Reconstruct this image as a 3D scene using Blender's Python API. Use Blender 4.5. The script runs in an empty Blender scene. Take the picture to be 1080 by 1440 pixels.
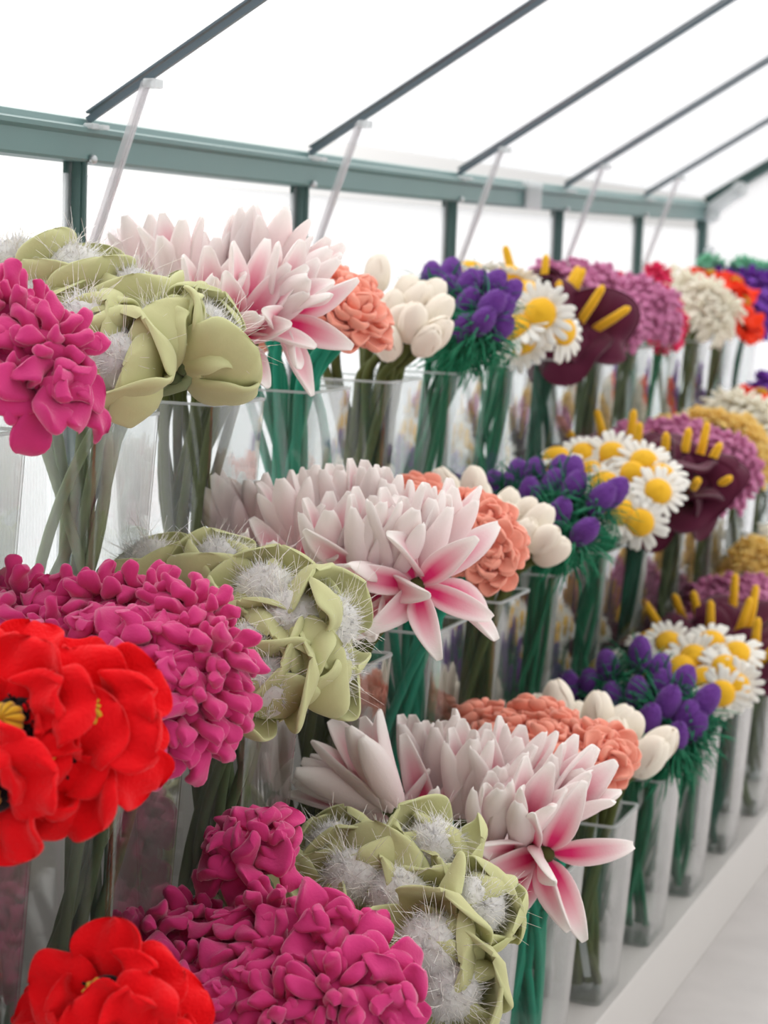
import bpy, math, random
import numpy as np
from mathutils import Vector, Matrix
from math import sin, cos, pi, radians, sqrt, atan2
random.seed(7)
rng = np.random.RandomState(11)
SC = bpy.context.scene
COL = SC.collection

# ------------------------------------------------------------------ layout (metres)
CZ = 1.07                      # camera height over the floor
FPX = 3000.0                    # focal length in pixels of a 1080x1440 frame
YAW, PITCH, ROLL = 0.3612, 0.1245, 0.0358
LW = 1.157                      # distance of the glazed wall, left of the camera
EAVE = CZ + 0.082
LROW = {1: 0.9676, 2: 0.8051, 3: 0.6426}
ZRIM = {1: CZ - 0.1746, 2: CZ - 0.4473, 3: CZ - 0.7200}
VH = 0.2424                     # vase height
VW = 0.1296                     # vase width at the rim
Y0, STEP = 2.567, 0.2583        # first corner and pitch of the columns of vases
YP0, PITCHP = 2.077, 0.62       # first post and pitch of the posts
YEND = YP0 + 5 * PITCHP

fw = Vector((-sin(YAW) * cos(PITCH), cos(YAW) * cos(PITCH), -sin(PITCH)))
rt0 = Vector((cos(YAW), sin(YAW), 0)); up0 = rt0.cross(fw)
rt = cos(ROLL) * rt0 + sin(ROLL) * up0
upv = -sin(ROLL) * rt0 + cos(ROLL) * up0
CAM = Vector((0, 0, CZ))

def at_y(px, py, Y):
    """point of the plane y = Y that the photograph shows at a pixel"""
    d = fw + rt * ((px - 540) / FPX) - upv * ((py - 720) / FPX)
    return CAM + d * (Y / d.y)

def pix(P):
    d = Vector(P) - CAM
    z = d.dot(fw)
    return 540 + FPX * d.dot(rt) / z, 720 - FPX * d.dot(upv) / z

# ------------------------------------------------------------------ materials
def nodes(name):
    m = bpy.data.materials.new(name); m.use_nodes = True
    nt = m.node_tree; nt.nodes.clear()
    out = nt.nodes.new('ShaderNodeOutputMaterial')
    return m, nt, out

def lin(c):
    def f(v):
        v /= 255.0
        return v / 12.92 if v <= .04045 else ((v + .055) / 1.055) ** 2.4
    return (f(c[0]), f(c[1]), f(c[2]), 1)

def plush(name, rgb, sheen=.35, trans=.18, rough=.85, bump=.25, scale=420, vary=.12, inner=None, edge=None, tcol=None):
    """velvet; inner / edge are dyed patterns driven by the petal's own 'dye' attribute"""
    m, nt, out = nodes(name)
    N, Lk = nt.nodes, nt.links
    p = N.new('ShaderNodeBsdfPrincipled')
    p.inputs['Roughness'].default_value = rough
    p.inputs['Specular IOR Level'].default_value = .15
    p.inputs['Sheen Weight'].default_value = sheen
    p.inputs['Sheen Roughness'].default_value = .45
    c = lin(rgb)
    tc = N.new('ShaderNodeTexCoord')
    nz = N.new('ShaderNodeTexNoise'); nz.inputs['Scale'].default_value = 38; nz.inputs['Detail'].default_value = 3
    Lk.new(tc.outputs['Object'], nz.inputs['Vector'])
    mx = N.new('ShaderNodeMix'); mx.data_type = 'RGBA'
    mx.inputs[6].default_value = tuple(v * (1 - vary) for v in c[:3]) + (1,)
    mx.inputs[7].default_value = tuple(min(1, v * (1 + vary)) for v in c[:3]) + (1,)
    Lk.new(nz.outputs['Fac'], mx.inputs[0])
    col = mx.outputs[2]
    if inner:
        at = N.new('ShaderNodeAttribute'); at.attribute_name = 'dye'
        m2 = N.new('ShaderNodeMix'); m2.data_type = 'RGBA'
        Lk.new(at.outputs['Fac'], m2.inputs[0]); Lk.new(col, m2.inputs[6])
        m2.inputs[7].default_value = lin(inner)
        col = m2.outputs[2]
    Lk.new(col, p.inputs['Base Color'])
    st = N.new('ShaderNodeMix'); st.data_type = 'RGBA'; st.inputs[0].default_value = .5
    Lk.new(col, st.inputs[6]); st.inputs[7].default_value = (1, 1, 1, 1)
    Lk.new(st.outputs[2], p.inputs['Sheen Tint'])
    if bump:
        n2 = N.new('ShaderNodeTexNoise'); n2.inputs['Scale'].default_value = scale; n2.inputs['Detail'].default_value = 2
        Lk.new(tc.outputs['Object'], n2.inputs['Vector'])
        b = N.new('ShaderNodeBump'); b.inputs['Strength'].default_value = bump; b.inputs['Distance'].default_value = .0015
        Lk.new(n2.outputs['Fac'], b.inputs['Height']); Lk.new(b.outputs[0], p.inputs['Normal'])
    if trans:
        t = N.new('ShaderNodeBsdfTranslucent'); Lk.new(col, t.inputs['Color'])
        ms = N.new('ShaderNodeMixShader'); ms.inputs[0].default_value = trans
        Lk.new(p.outputs[0], ms.inputs[1]); Lk.new(t.outputs[0], ms.inputs[2])
        Lk.new(ms.outputs[0], out.inputs[0])
    else:
        Lk.new(p.outputs[0], out.inputs[0])
    return m

def solid(name, rgb, rough=.5, metal=0, spec=.4, noise=0, nscale=12, bump=0):
    m, nt, out = nodes(name)
    N, Lk = nt.nodes, nt.links
    p = N.new('ShaderNodeBsdfPrincipled')
    p.inputs['Roughness'].default_value = rough; p.inputs['Metallic'].default_value = metal
    p.inputs['Specular IOR Level'].default_value = spec
    c = lin(rgb); p.inputs['Base Color'].default_value = c
    tc = N.new('ShaderNodeTexCoord'); nz = N.new('ShaderNodeTexNoise')
    nz.inputs['Scale'].default_value = nscale; nz.inputs['Detail'].default_value = 5
    Lk.new(tc.outputs['Object'], nz.inputs['Vector'])
    if noise:
        mx = N.new('ShaderNodeMix'); mx.data_type = 'RGBA'; Lk.new(nz.outputs['Fac'], mx.inputs[0])
        mx.inputs[6].default_value = tuple(v * (1 - noise) for v in c[:3]) + (1,)
        mx.inputs[7].default_value = tuple(min(1, v * (1 + noise)) for v in c[:3]) + (1,)
        Lk.new(mx.outputs[2], p.inputs['Base Color'])
    if bump:
        b = N.new('ShaderNodeBump'); b.inputs['Strength'].default_value = bump; b.inputs['Distance'].default_value = .002
        Lk.new(nz.outputs['Fac'], b.inputs['Height']); Lk.new(b.outputs[0], p.inputs['Normal'])
    Lk.new(p.outputs[0], out.inputs[0])
    return m

def acrylic(name, tint, rough=.03, haze=.0, ior=1.49, gl=1.0):
    m, nt, out = nodes(name)
    N, Lk = nt.nodes, nt.links
    geo = N.new('ShaderNodeNewGeometry')
    ir = N.new('ShaderNodeMix'); ir.data_type = 'FLOAT'
    Lk.new(geo.outputs['Backfacing'], ir.inputs[0]); ir.inputs[2].default_value = ior; ir.inputs[3].default_value = 1 / ior
    fr = N.new('ShaderNodeFresnel'); Lk.new(ir.outputs[0], fr.inputs['IOR'])
    mu = N.new('ShaderNodeMath'); mu.operation = 'MULTIPLY'; mu.use_clamp = True; Lk.new(fr.outputs[0], mu.inputs[0]); mu.inputs[1].default_value = gl
    tr = N.new('ShaderNodeBsdfTransparent'); tr.inputs[0].default_value = tint
    g = N.new('ShaderNodeBsdfGlossy'); g.inputs['Roughness'].default_value = rough
    mx = N.new('ShaderNodeMixShader')
    Lk.new(mu.outputs[0], mx.inputs[0]); Lk.new(tr.outputs[0], mx.inputs[1]); Lk.new(g.outputs[0], mx.inputs[2])
    last = mx.outputs[0]
    if haze:
        d = N.new('ShaderNodeBsdfDiffuse'); d.inputs[0].default_value = (.8, .82, .82, 1)
        t = N.new('ShaderNodeBsdfTranslucent'); t.inputs[0].default_value = (.8, .82, .82, 1)
        a = N.new('ShaderNodeMixShader'); a.inputs[0].default_value = .5
        Lk.new(d.outputs[0], a.inputs[1]); Lk.new(t.outputs[0], a.inputs[2])
        h = N.new('ShaderNodeMixShader'); h.inputs[0].default_value = haze
        Lk.new(last, h.inputs[1]); Lk.new(a.outputs[0], h.inputs[2]); last = h.outputs[0]
    Lk.new(last, out.inputs[0])
    return m

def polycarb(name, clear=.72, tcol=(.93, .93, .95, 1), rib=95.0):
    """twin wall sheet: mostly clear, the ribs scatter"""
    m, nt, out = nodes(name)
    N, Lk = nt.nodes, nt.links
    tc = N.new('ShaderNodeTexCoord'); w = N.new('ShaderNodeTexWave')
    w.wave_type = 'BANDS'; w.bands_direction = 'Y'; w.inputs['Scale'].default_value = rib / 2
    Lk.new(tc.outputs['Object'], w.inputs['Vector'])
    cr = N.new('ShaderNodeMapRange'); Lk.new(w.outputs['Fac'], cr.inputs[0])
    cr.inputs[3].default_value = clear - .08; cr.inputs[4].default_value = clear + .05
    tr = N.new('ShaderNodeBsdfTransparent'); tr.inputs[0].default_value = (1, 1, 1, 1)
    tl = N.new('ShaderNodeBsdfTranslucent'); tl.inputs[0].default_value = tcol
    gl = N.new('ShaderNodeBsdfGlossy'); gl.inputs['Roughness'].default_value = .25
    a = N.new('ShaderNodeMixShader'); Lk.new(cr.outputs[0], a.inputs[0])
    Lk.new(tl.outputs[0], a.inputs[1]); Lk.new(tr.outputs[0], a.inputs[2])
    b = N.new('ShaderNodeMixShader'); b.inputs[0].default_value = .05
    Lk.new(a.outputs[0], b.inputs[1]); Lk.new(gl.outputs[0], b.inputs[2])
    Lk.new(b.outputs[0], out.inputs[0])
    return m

M = {}
M['magenta'] = plush('magenta_plush', (206, 56, 122), trans=.12, sheen=.9)
M['mauve'] = plush('mauve_plush', (206, 126, 168), trans=.12, sheen=.9)
M['coral'] = plush('coral_plush', (255, 168, 146), trans=.15, sheen=.7)
M['red'] = plush('red_fleece', (232, 8, 20), trans=.1, bump=1.0, scale=300, sheen=.25)
M['orange'] = plush('orange_fleece', (250, 62, 24), trans=.15)
M['purple'] = plush('purple_felt', (112, 62, 150), trans=.05, bump=1.6, scale=420, vary=.25, sheen=.3)
M['violet'] = plush('violet_plush', (118, 60, 170), trans=.1)
M['hotpink'] = plush('hot_pink_plush', (226, 44, 96), trans=.1)
M['burgundy'] = plush('burgundy_velvet', (84, 26, 50), trans=.05, sheen=.4)
M['cream'] = plush('cream_fleece', (255, 247, 230), trans=.2)
M['tulip'] = plush('white_tulip_fleece', (255, 244, 230), trans=.22, vary=.05)
M['white'] = plush('white_felt', (246, 244, 238), trans=.2, vary=.03)
M['yellow'] = plush('yellow_felt', (252, 190, 48), trans=.05, bump=.6, scale=700)
M['paleyellow'] = plush('pale_yellow_plush', (255, 226, 150), trans=.45)
M['lily'] = plush('white_and_pink_plush', (255, 249, 246), trans=.34, vary=.03, inner=(238, 60, 132))
M['green'] = plush('sage_velvet', (198, 197, 146), trans=.16, sheen=.35, vary=.08, bump=.15, scale=260, inner=(214, 218, 166))
M['fluff'] = plush('white_fluff', (255, 252, 250), trans=.4, bump=.6, scale=300, vary=.1)
M['strand'] = solid('silver_white_strand', (240, 236, 230), rough=.3, spec=.8)
M['black'] = plush('black_felt', (22, 14, 18), trans=0)
M['pod'] = plush('mustard_felt', (204, 160, 40), trans=0, vary=.3, inner=(110, 70, 20))
M['stem_olive'] = plush('olive_stem_felt', (96, 104, 58), trans=.25, sheen=.25)
M['stem_sage'] = plush('sage_stem_felt', (104, 118, 82), trans=.3, sheen=.25)
M['stem_sage_backlit'] = plush('backlit_sage_stem_felt', (158, 172, 132), trans=.35, sheen=.25)  # sage stem with a lightened colour standing in for backlight on the top tier
M['stem_teal'] = plush('teal_stem_felt', (52, 164, 134), trans=.25, sheen=.25)
M['stem_jade'] = plush('jade_stem_felt', (34, 118, 84), trans=.12, sheen=.25)
M['stem_dark'] = plush('dark_green_stem_felt', (30, 84, 66), trans=.08, sheen=.2)
M['tinsel'] = plush('green_tinsel', (34, 130, 92), trans=.15, bump=0)
M['mint'] = plush('mint_plush', (120, 196, 160), trans=.15)
M['vase'] = acrylic('clear_acrylic', (.965, .975, .972, 1), rough=.05, haze=.014, gl=1.9)
M['rim'] = acrylic('acrylic_edge', (.86, .9, .89, 1), rough=.1, haze=.5)
M['brace'] = acrylic('clear_plastic_strut', (.88, .86, .87, 1), rough=.1, haze=.3)
M['clip'] = acrylic('milky_plastic', (.85, .87, .88, 1), rough=.1, haze=.6)
M['frame'] = solid('green_painted_aluminium', (96, 126, 124), rough=.42, spec=.5, noise=.06)
M['frame_dark'] = solid('dark_green_painted_aluminium', (62, 92, 88), rough=.4, spec=.5, noise=.06)
M['rafter'] = solid('grey_green_aluminium', (84, 100, 108), rough=.35, spec=.6, noise=.05)
M['bolt'] = solid('zinc_bolt', (190, 195, 196), rough=.3, metal=.8)
M['stand'] = solid('white_laminate', (203, 200, 197), rough=.55, noise=.02, nscale=6)
M['floor'] = solid('pale_stone_floor', (190, 186, 184), rough=.5, noise=.16, nscale=9, bump=.05)
M['groundmat'] = solid('pale_paving', (158, 160, 163), rough=.9, noise=.05, nscale=2)
M['poly'] = polycarb('twin_wall_sheet')
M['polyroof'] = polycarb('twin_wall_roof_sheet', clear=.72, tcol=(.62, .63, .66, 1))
M['tagpaper'] = solid('printed_paper_tag', (200, 206, 204), rough=.6)

# ------------------------------------------------------------------ mesh building
class MB:
    def __init__(s): s.v = []; s.f = []; s.d = []; s.n = 0
    def add(s, V, F, D=None):
        V = np.asarray(V, float)
        s.v.append(V); s.d.append(np.zeros(len(V)) if D is None else np.asarray(D, float))
        s.f.extend([tuple(i + s.n for i in f) for f in F]); s.n += len(V)
        return s
    def mesh(s, name, mat, smooth=True, dye=False):
        me = bpy.data.meshes.new(name)
        me.from_pydata(np.concatenate(s.v).tolist(), [], s.f)
        me.materials.append(mat)
        if smooth: me.polygons.foreach_set('use_smooth', [True] * len(me.polygons))
        if dye:
            a = me.attributes.new('dye', 'FLOAT', 'POINT')
            a.data.foreach_set('value', np.concatenate(s.d))
        me.update()
        return me

def ring_faces(nu, nv, capA=True, capB=True):
    F = []
    for i in range(nu - 1):
        for j in range(nv):
            a = i * nv + j; b = i * nv + (j + 1) % nv
            F.append((a, b, b + nv, a + nv))
    if capA: F.append(tuple(range(nv - 1, -1, -1)))
    if capB: F.append(tuple((nu - 1) * nv + j for j in range(nv)))
    return F

def lance(u): return np.clip(np.sin(pi * np.clip(u, 0, 1) ** .84 * .945), 0, 1) ** .8
def finger(u): return np.clip(1 - np.abs(2 * u - 1) ** 5, 0, 1) ** .5
def spoon(u): return (np.clip(1 - np.abs(2 * np.clip(u, 0, 1) ** 1.35 - 1) ** 3.0, 0, 1)) ** .6
def broad(u): return np.clip(1 - np.abs(2 * np.clip(u, 0, 1) ** 1.2 - 1) ** 3.2, 0, 1) ** .5

def petal(mb, phi, r0, z0, L, w, th, a0, a1, cup=0., wf=spoon, bend=0., wav=0., wph=0., nu=10, nv=10, pw=1.0, dye=None, roll=0., hem=0., base=.25, fold=0., sq=.8):
    """a stuffed petal: flattened tube along a bent spine. a0,a1 = angle from the flower's axis (deg) at base and tip"""
    u = np.linspace(0, 1, nu)
    uu = .5 - .5 * np.cos(pi * u); uu = .85 * uu + .15 * u
    ang = np.radians(a0 + (a1 - a0) * uu ** pw)
    du = np.diff(uu, prepend=0)
    am = np.concatenate([[ang[0]], .5 * (ang[1:] + ang[:-1])])
    r = r0 + np.cumsum(np.sin(am) * du) * L; z = z0 + np.cumsum(np.cos(am) * du) * L
    W = wf(uu); W = np.maximum(W, base * (1 - uu) ** 2); W[-1] = max(W[-1], .09); W = W * w / 2
    T = np.maximum(1 - np.abs(2 * uu - 1) ** 4.5, .02) ** .5 * th / 2; T[uu < .4] = np.maximum(T[uu < .4], .5 * th / 2)
    al = np.arange(nv) / nv * 2 * pi
    ca, sa = np.cos(al), np.sin(al)
    X = W[:, None] * (np.sign(ca) * np.abs(ca) ** sq)[None, :]
    xr = X / np.maximum(W[:, None], 1e-6)
    Yn = T[:, None] * (np.sign(sa) * np.abs(sa) ** sq)[None, :] * (1 + hem * xr ** 4)
    Yn = Yn + cup * W[:, None] * xr ** 2 + wav * np.sin(uu * 9 + wph)[:, None] * xr + wav * .6 * np.sin(uu * 6 + wph * 2)[:, None] + fold * np.sin(xr * 5.5 + wph * 3 + uu[:, None] * 2.5) * (uu * (1.25 - uu) * 2.2)[:, None]
    if roll: Yn = Yn + roll * X
    nr, nz_ = -np.cos(ang), np.sin(ang)
    R = r[:, None] + nr[:, None] * Yn; Z = z[:, None] + nz_[:, None] * Yn
    S = X + bend * (uu ** 2)[:, None]
    c, s = cos(phi), sin(phi)
    V = np.stack([R * c - S * s, R * s + S * c, Z], -1).reshape(-1, 3)
    D = None
    if dye: D = dye(uu[:, None] + 0 * X, xr, sa[None, :] + 0 * X).reshape(-1)
    mb.add(V, ring_faces(nu, nv), D)
    return mb

def ball(mb, c, rx, ry=None, rz=None, nu=10, nv=14, jit=0., ribs=0, ribamp=0., seed=0):
    ry = ry or rx; rz = rz or rx
    rg = np.random.RandomState(seed)
    t = np.linspace(.02, pi - .02, nu); p = np.arange(nv) / nv * 2 * pi
    T, P = np.meshgrid(t, p, indexing='ij')
    k = 1 + jit * rg.randn(nu, nv)
    rb = np.cos(P * ribs) if ribs else 0 * P
    k = k * (1 + ribamp * rb)
    V = np.stack([c[0] + rx * k * np.sin(T) * np.cos(P), c[1] + ry * k * np.sin(T) * np.sin(P), c[2] + rz * k * np.cos(T)], -1).reshape(-1, 3)
    F = [tuple(reversed(f)) for f in ring_faces(nu, nv)]
    mb.add(V, F, np.clip(-rb, 0, 1).reshape(-1))
    return mb

def tube(mb, pts, rad, n=7, flat=1.0, cap=True):
    pts = np.asarray(pts, float); m = len(pts)
    rad = np.full(m, rad) if np.isscalar(rad) else np.asarray(rad)
    tan = np.gradient(pts, axis=0); tan /= np.linalg.norm(tan, axis=1)[:, None] + 1e-9
    ref = np.array([0, 0, 1.]) if abs(tan[0][2]) < .9 else np.array([1., 0, 0])
    n1 = np.cross(tan[0], ref); n1 /= np.linalg.norm(n1)
    rows = []
    for i in range(m):
        n1 = n1 - tan[i] * np.dot(n1, tan[i]); n1 /= np.linalg.norm(n1) + 1e-9
        n2 = np.cross(tan[i], n1)
        a = np.arange(n) / n * 2 * pi
        rows.append(pts[i] + rad[i] * (np.cos(a)[:, None] * n1 + flat * np.sin(a)[:, None] * n2))
    mb.add(np.concatenate(rows), ring_faces(m, n, cap, cap))
    return mb

def box(mb, a, b):
    x0, y0, z0 = a; x1, y1, z1 = b
    V = [(x0, y0, z0), (x1, y0, z0), (x1, y1, z0), (x0, y1, z0), (x0, y0, z1), (x1, y0, z1), (x1, y1, z1), (x0, y1, z1)]
    mb.add(V, [(0, 3, 2, 1), (4, 5, 6, 7), (0, 1, 5, 4), (1, 2, 6, 5), (2, 3, 7, 6), (3, 0, 4, 7)])
    return mb

def bar(mb, p, q, w, h, up=(0, 0, 1)):
    """box section from p to q"""
    p = np.array(p, float); q = np.array(q, float); t = q - p; t /= np.linalg.norm(t)
    s = np.cross(t, up); s /= np.linalg.norm(s); n = np.cross(s, t)
    V = [e + s * a * w / 2 + n * b * h / 2 for e in (p, q) for a, b in ((-1, -1), (1, -1), (1, 1), (-1, 1))]
    mb.add(V, [(3, 2, 1, 0), (4, 5, 6, 7), (0, 1, 5, 4), (1, 2, 6, 5), (2, 3, 7, 6), (3, 0, 4, 7)])
    return mb

def link(name, me, parent=None, mtx=None):
    o = bpy.data.objects.new(name, me); COL.objects.link(o)
    if parent: o.parent = parent
    if mtx is not None: o.matrix_local = mtx
    return o

def thing(name, label, cat, loc=(0, 0, 0), group=None, rot=0):
    o = bpy.data.objects.new(name, None); COL.objects.link(o)
    o.empty_display_size = .02; o.location = loc; o.rotation_euler = (0, 0, rot)
    o['label'] = label; o['category'] = cat
    if group: o['group'] = group
    return o

def struct(name, me, label=None, parent=None):
    o = link(name, me, parent)
    if not parent:
        o['kind'] = 'structure'
        if label: o['label'] = label
    return o

def bevel(o, w=.002, seg=2):
    m = o.modifiers.new('bevel', 'BEVEL'); m.width = w; m.segments = seg; m.limit_method = 'ANGLE'
    return o
SKY_LO, SKY_HI, EXPO = 0.48, 3.9, 0.5
# ------------------------------------------------------------------ greenhouse
XW = -LW
def sag(y):                                   # the gutter bows a little between its corners
    t = (y - (YP0 - .9)) / (YEND - (YP0 - .9)); t = min(1, max(0, t))
    return -.013 * 4 * t * (1 - t) + .005
YS = YP0 - 1.9                                # start of the built stretch of greenhouse
PHI = radians(31.6); RIDGE = .95                # roof slope, run to the ridge
box_y = np.linspace(YS, YEND, 30)

def extrude_y(mb, prof, ys, x0, zfun):
    """profile (x,z) swept along y"""
    n = len(prof)
    V = [(x0 + px_, y, zfun(y) + pz) for y in ys for px_, pz in prof]
    mb.add(V, ring_faces(len(ys), n))
    return mb

# eaves gutter: a channel with a ridge line
g = MB()
prof = [(-.03, 0), (.012, 0), (.015, .003), (.015, .027), (.021, .031), (.021, .036), (.011, .039), (.007, .046), (-.004, .049), (-.03, .049)]
extrude_y(g, prof[::-1], box_y, XW, lambda y: EAVE + sag(y))
GUT = struct('trim_1', g.mesh('gutter', M['frame'], smooth=False), 'green painted eaves gutter along the top of the glazed wall')

# wall posts
ntrim = [2]
POST, RAFT = {}, {}
def trim(me, label, bev=0):
    o = struct('trim_%d' % ntrim[0], me, label); ntrim[0] += 1
    if bev: bevel(o, bev)
    return o
ORD = ['first', 'second', 'third', 'fourth', 'fifth', 'sixth', 'seventh', 'eighth', 'ninth', 'tenth', 'eleventh', 'twelfth', 'thirteenth', 'fourteenth', 'fifteenth', 'sixteenth', 'seventeenth', 'eighteenth', 'nineteenth', 'twentieth', 'twenty-first', 'twenty-second']
for k in range(-2, 6):
    y = YP0 + k * PITCHP
    ze = EAVE + sag(y)
    mb = MB()
    if k < 5:
        bar(mb, (XW + .002, y, 0), (XW + .002, y, ze + .004), .008, .011, (1, 0, 0))
        bar(mb, (XW + .0095, y, 0), (XW + .0095, y, ze + .004), .004, .006, (1, 0, 0))
        bar(mb, (XW - .009, y, 0), (XW - .009, y, ze + .004), .022, .003, (1, 0, 0))
    else:
        bar(mb, (XW + .002, y, 0), (XW + .002, y, ze + .02), .022, .026, (1, 0, 0))
    POST[k] = trim(mb.mesh('post', M['frame_dark'], smooth=False), 'slim green glazing post, %s one along the wall' % ORD[k + 2] if k < 5 else 'dark green corner post at the far end')
# rafters
for k in range(-2, 6):
    y = YP0 + k * PITCHP; ze = EAVE + sag(y) + .045
    mb = MB()
    e = (XW + .010, y + .006, ze); t = (XW + RIDGE, y, EAVE + .045 + RIDGE * math.tan(PHI))
    wd = .006 if k < 5 else .022
    bar(mb, e, t, wd, .007 if k < 5 else .024)
    bar(mb, (e[0], e[1], e[2] + .008), (t[0], t[1], t[2] + .008), wd * 1.8, .0025)
    RAFT[k] = trim(mb.mesh('rafter', M['rafter'] if k < 5 else M['frame_dark'], smooth=False), 'thin rafter sloping up from the gutter, %s along the roof' % ORD[k + 2] if k < 5 else 'thick dark green gable rafter at the far end')
mb = MB(); bar(mb, (XW + RIDGE, YS, EAVE + .062 + RIDGE * math.tan(PHI)), (XW + RIDGE, YEND, EAVE + .062 + RIDGE * math.tan(PHI)), .05, .03)
trim(mb.mesh('ridge_beam', M['frame'], smooth=False), 'ridge beam along the top of the roof')
# end wall sill rail
mb = MB(); bar(mb, (XW, YEND, .03), (XW + 2 * RIDGE, YEND, .03), .03, .04)
trim(mb.mesh('end_sill', M['frame_dark'], smooth=False), 'sill rail of the far end wall')
mb = MB(); bar(mb, (XW, YS, .02), (XW, YEND, .02), .03, .04)
trim(mb.mesh('wall_sill', M['frame'], smooth=False), 'sill rail under the glazed wall')

# glazing: every sheet is a pane of its own
nwin = [1]
def window(me, label):
    o = struct('window_%d' % nwin[0], me, label); nwin[0] += 1
    return o
for k in range(-3, 5):
    ya, yb = max(YS, YP0 + k * PITCHP + .004), YP0 + (k + 1) * PITCHP - .004
    if yb - ya < .05: continue
    mb = MB(); box(mb, (XW - .0065, ya, .04), (XW - .0035, yb, EAVE - .017))
    window(mb.mesh('pane', M['poly'], smooth=False), 'twin-wall clear sheet in the side wall, bay %s from the near end' % ORD[k + 3])
    zt = EAVE + .06
    tx = XW + RIDGE; tz = zt + RIDGE * math.tan(PHI)
    mb = MB()
    V = [(XW, ya, zt), (XW, yb, zt), (tx, yb, tz), (tx, ya, tz)]
    V += [(x, y, z + .004) for x, y, z in V]
    mb.add(V, [(0, 1, 2, 3), (7, 6, 5, 4), (0, 4, 5, 1), (1, 5, 6, 2), (2, 6, 7, 3), (3, 7, 4, 0)])
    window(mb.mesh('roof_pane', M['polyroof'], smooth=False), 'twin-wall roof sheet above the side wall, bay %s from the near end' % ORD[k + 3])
# gable end sheet
mb = MB()
tz = EAVE + .05 + RIDGE * math.tan(PHI)
P2 = [(XW + .015, .05), (XW + 2 * RIDGE, .05), (XW + 2 * RIDGE, EAVE + .04), (XW + RIDGE, tz), (XW + .015, EAVE + .04)]
V = [(x, YEND + .004, z) for x, z in P2] + [(x, YEND + .008, z) for x, z in P2]
n = 5
mb.add(V, [tuple(range(n)), tuple(range(2 * n - 1, n - 1, -1))] + [(i, i + n, (i + 1) % n + n, (i + 1) % n) for i in range(n)])
window(mb.mesh('gable_pane', M['poly'], smooth=False), 'twin-wall sheet closing the far gable end')

# clear struts from posts to rafters
for k in range(0, 5):
    y = YP0 + k * PITCHP; ze = EAVE + sag(y)
    if True:
        lab = 'clear plastic diagonal strut between glazing post and rafter, %s from the left' % ORD[max(k, 0)] if k >= 0 else 'clear plastic diagonal strut beyond the left edge of the view'
        t = thing('roof_strut', lab, 'strut', (XW + .018, y, ze - .12), 'clear struts under the roof')
        q = Vector((XW + .085, y - .004, ze + .045 + .085 * math.tan(PHI) - .012)) - t.location
        mb = MB(); bar(mb, (0, -.004, .012), tuple(q), .0105, .006, (0, 1, 0)); bar(mb, (.002, -.004, .012), tuple(q + Vector((.002, 0, 0))), .003, .010, (0, 1, 0))
        bevel(link('rod', mb.mesh('strut_rod', M['brace'], smooth=False), t), .001)
        mb = MB(); box(mb, (-.004, -.012, -.010), (.006, .008, .018)); bevel(link('foot_bracket', mb.mesh('strut_foot', M['clip'], smooth=False), t), .002)
        mb = MB(); box(mb, (q.x - .002, -.010, q.z - .006), (q.x + .014, .010, q.z + .004)); bevel(link('top_clip', mb.mesh('strut_clip', M['clip'], smooth=False), t), .002)
        mb = MB(); ball(mb, (.008, -.004, .0), .004, nu=6, nv=8); link('bolt', mb.mesh('strut_bolt', M['bolt']), t)
# bolts on the post heads, clips at the rafter feet, corner joints: fixed to the frame
for k in range(0, 5):
    y = YP0 + k * PITCHP; ze = EAVE + sag(y)
    mb = MB(); ball(mb, (0, 0, 0), .0055, nu=7, nv=10)
    o = link('post_bolt', mb.mesh('post_bolt', M['bolt']), POST[k]); o.location = (XW + .0175, y + .004, ze + .003); o['label'] = 'zinc bolt at the post head'
    mb = MB(); box(mb, (-.006, -.016, -.003), (.006, .0, .003)); box(mb, (-.004, -.003, -.003), (.012, .012, .002))
    o = link('rafter_clip', mb.mesh('rafter_clip', M['clip'], smooth=False), RAFT[k]); o.location = (XW + .022, y, ze + .038); bevel(o, .0015); o['label'] = 'small milky plastic clip at the rafter foot'
yb = YP0 + 2.62 * PITCHP
mb = MB(); box(mb, (.019, yb - .04, EAVE + sag(yb) - .002), (.026, yb + .045, EAVE + sag(yb) + .04)); box(mb, (.014, yb - .045, EAVE + sag(yb) + .036), (.026, yb + .05, EAVE + sag(yb) + .048))
o = link('gutter_bracket', mb.mesh('gutter_bracket', M['clip'], smooth=False), GUT); o.location = (XW, 0, 0); bevel(o, .003); o['label'] = 'milky plastic bracket clasped round the gutter'
for zz, rr in ((EAVE + .02, .022), (EAVE - .07, .013)):
    mb = MB(); ball(mb, (0, 0, 0), rr, rr * .6, rr, nu=10, nv=14)
    o = link('corner_joint', mb.mesh('corner_joint', M['clip']), POST[5]); o.location = (XW + .03, YEND - .022, zz); o['label'] = 'round white plastic joint'
mb = MB(); bar(mb, (0, 0, 0), (.06, 0, .045), .03, .03); ball(mb, (.065, 0, .05), .02, nu=8, nv=10)
o = link('gable_joint', mb.mesh('gable_joint', M['clip'], smooth=False), RAFT[5]); o.location = (XW + .03, YEND - .02, EAVE + .03); o['label'] = 'milky plastic elbow'

# ------------------------------------------------------------------ floor, ground, stand
mb = MB(); box(mb, (XW - .02, YS, -.05), (1.6, YEND + .02, 0))
struct('floor', mb.mesh('floor', M['floor'], smooth=False), 'pale grey stone aisle floor')
mb = MB(); box(mb, (-60, -40, -.2), (60, 80, -.06))
o = struct('ground', mb.mesh('ground', M['groundmat'], smooth=False), 'pale paving outside the greenhouse')

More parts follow.
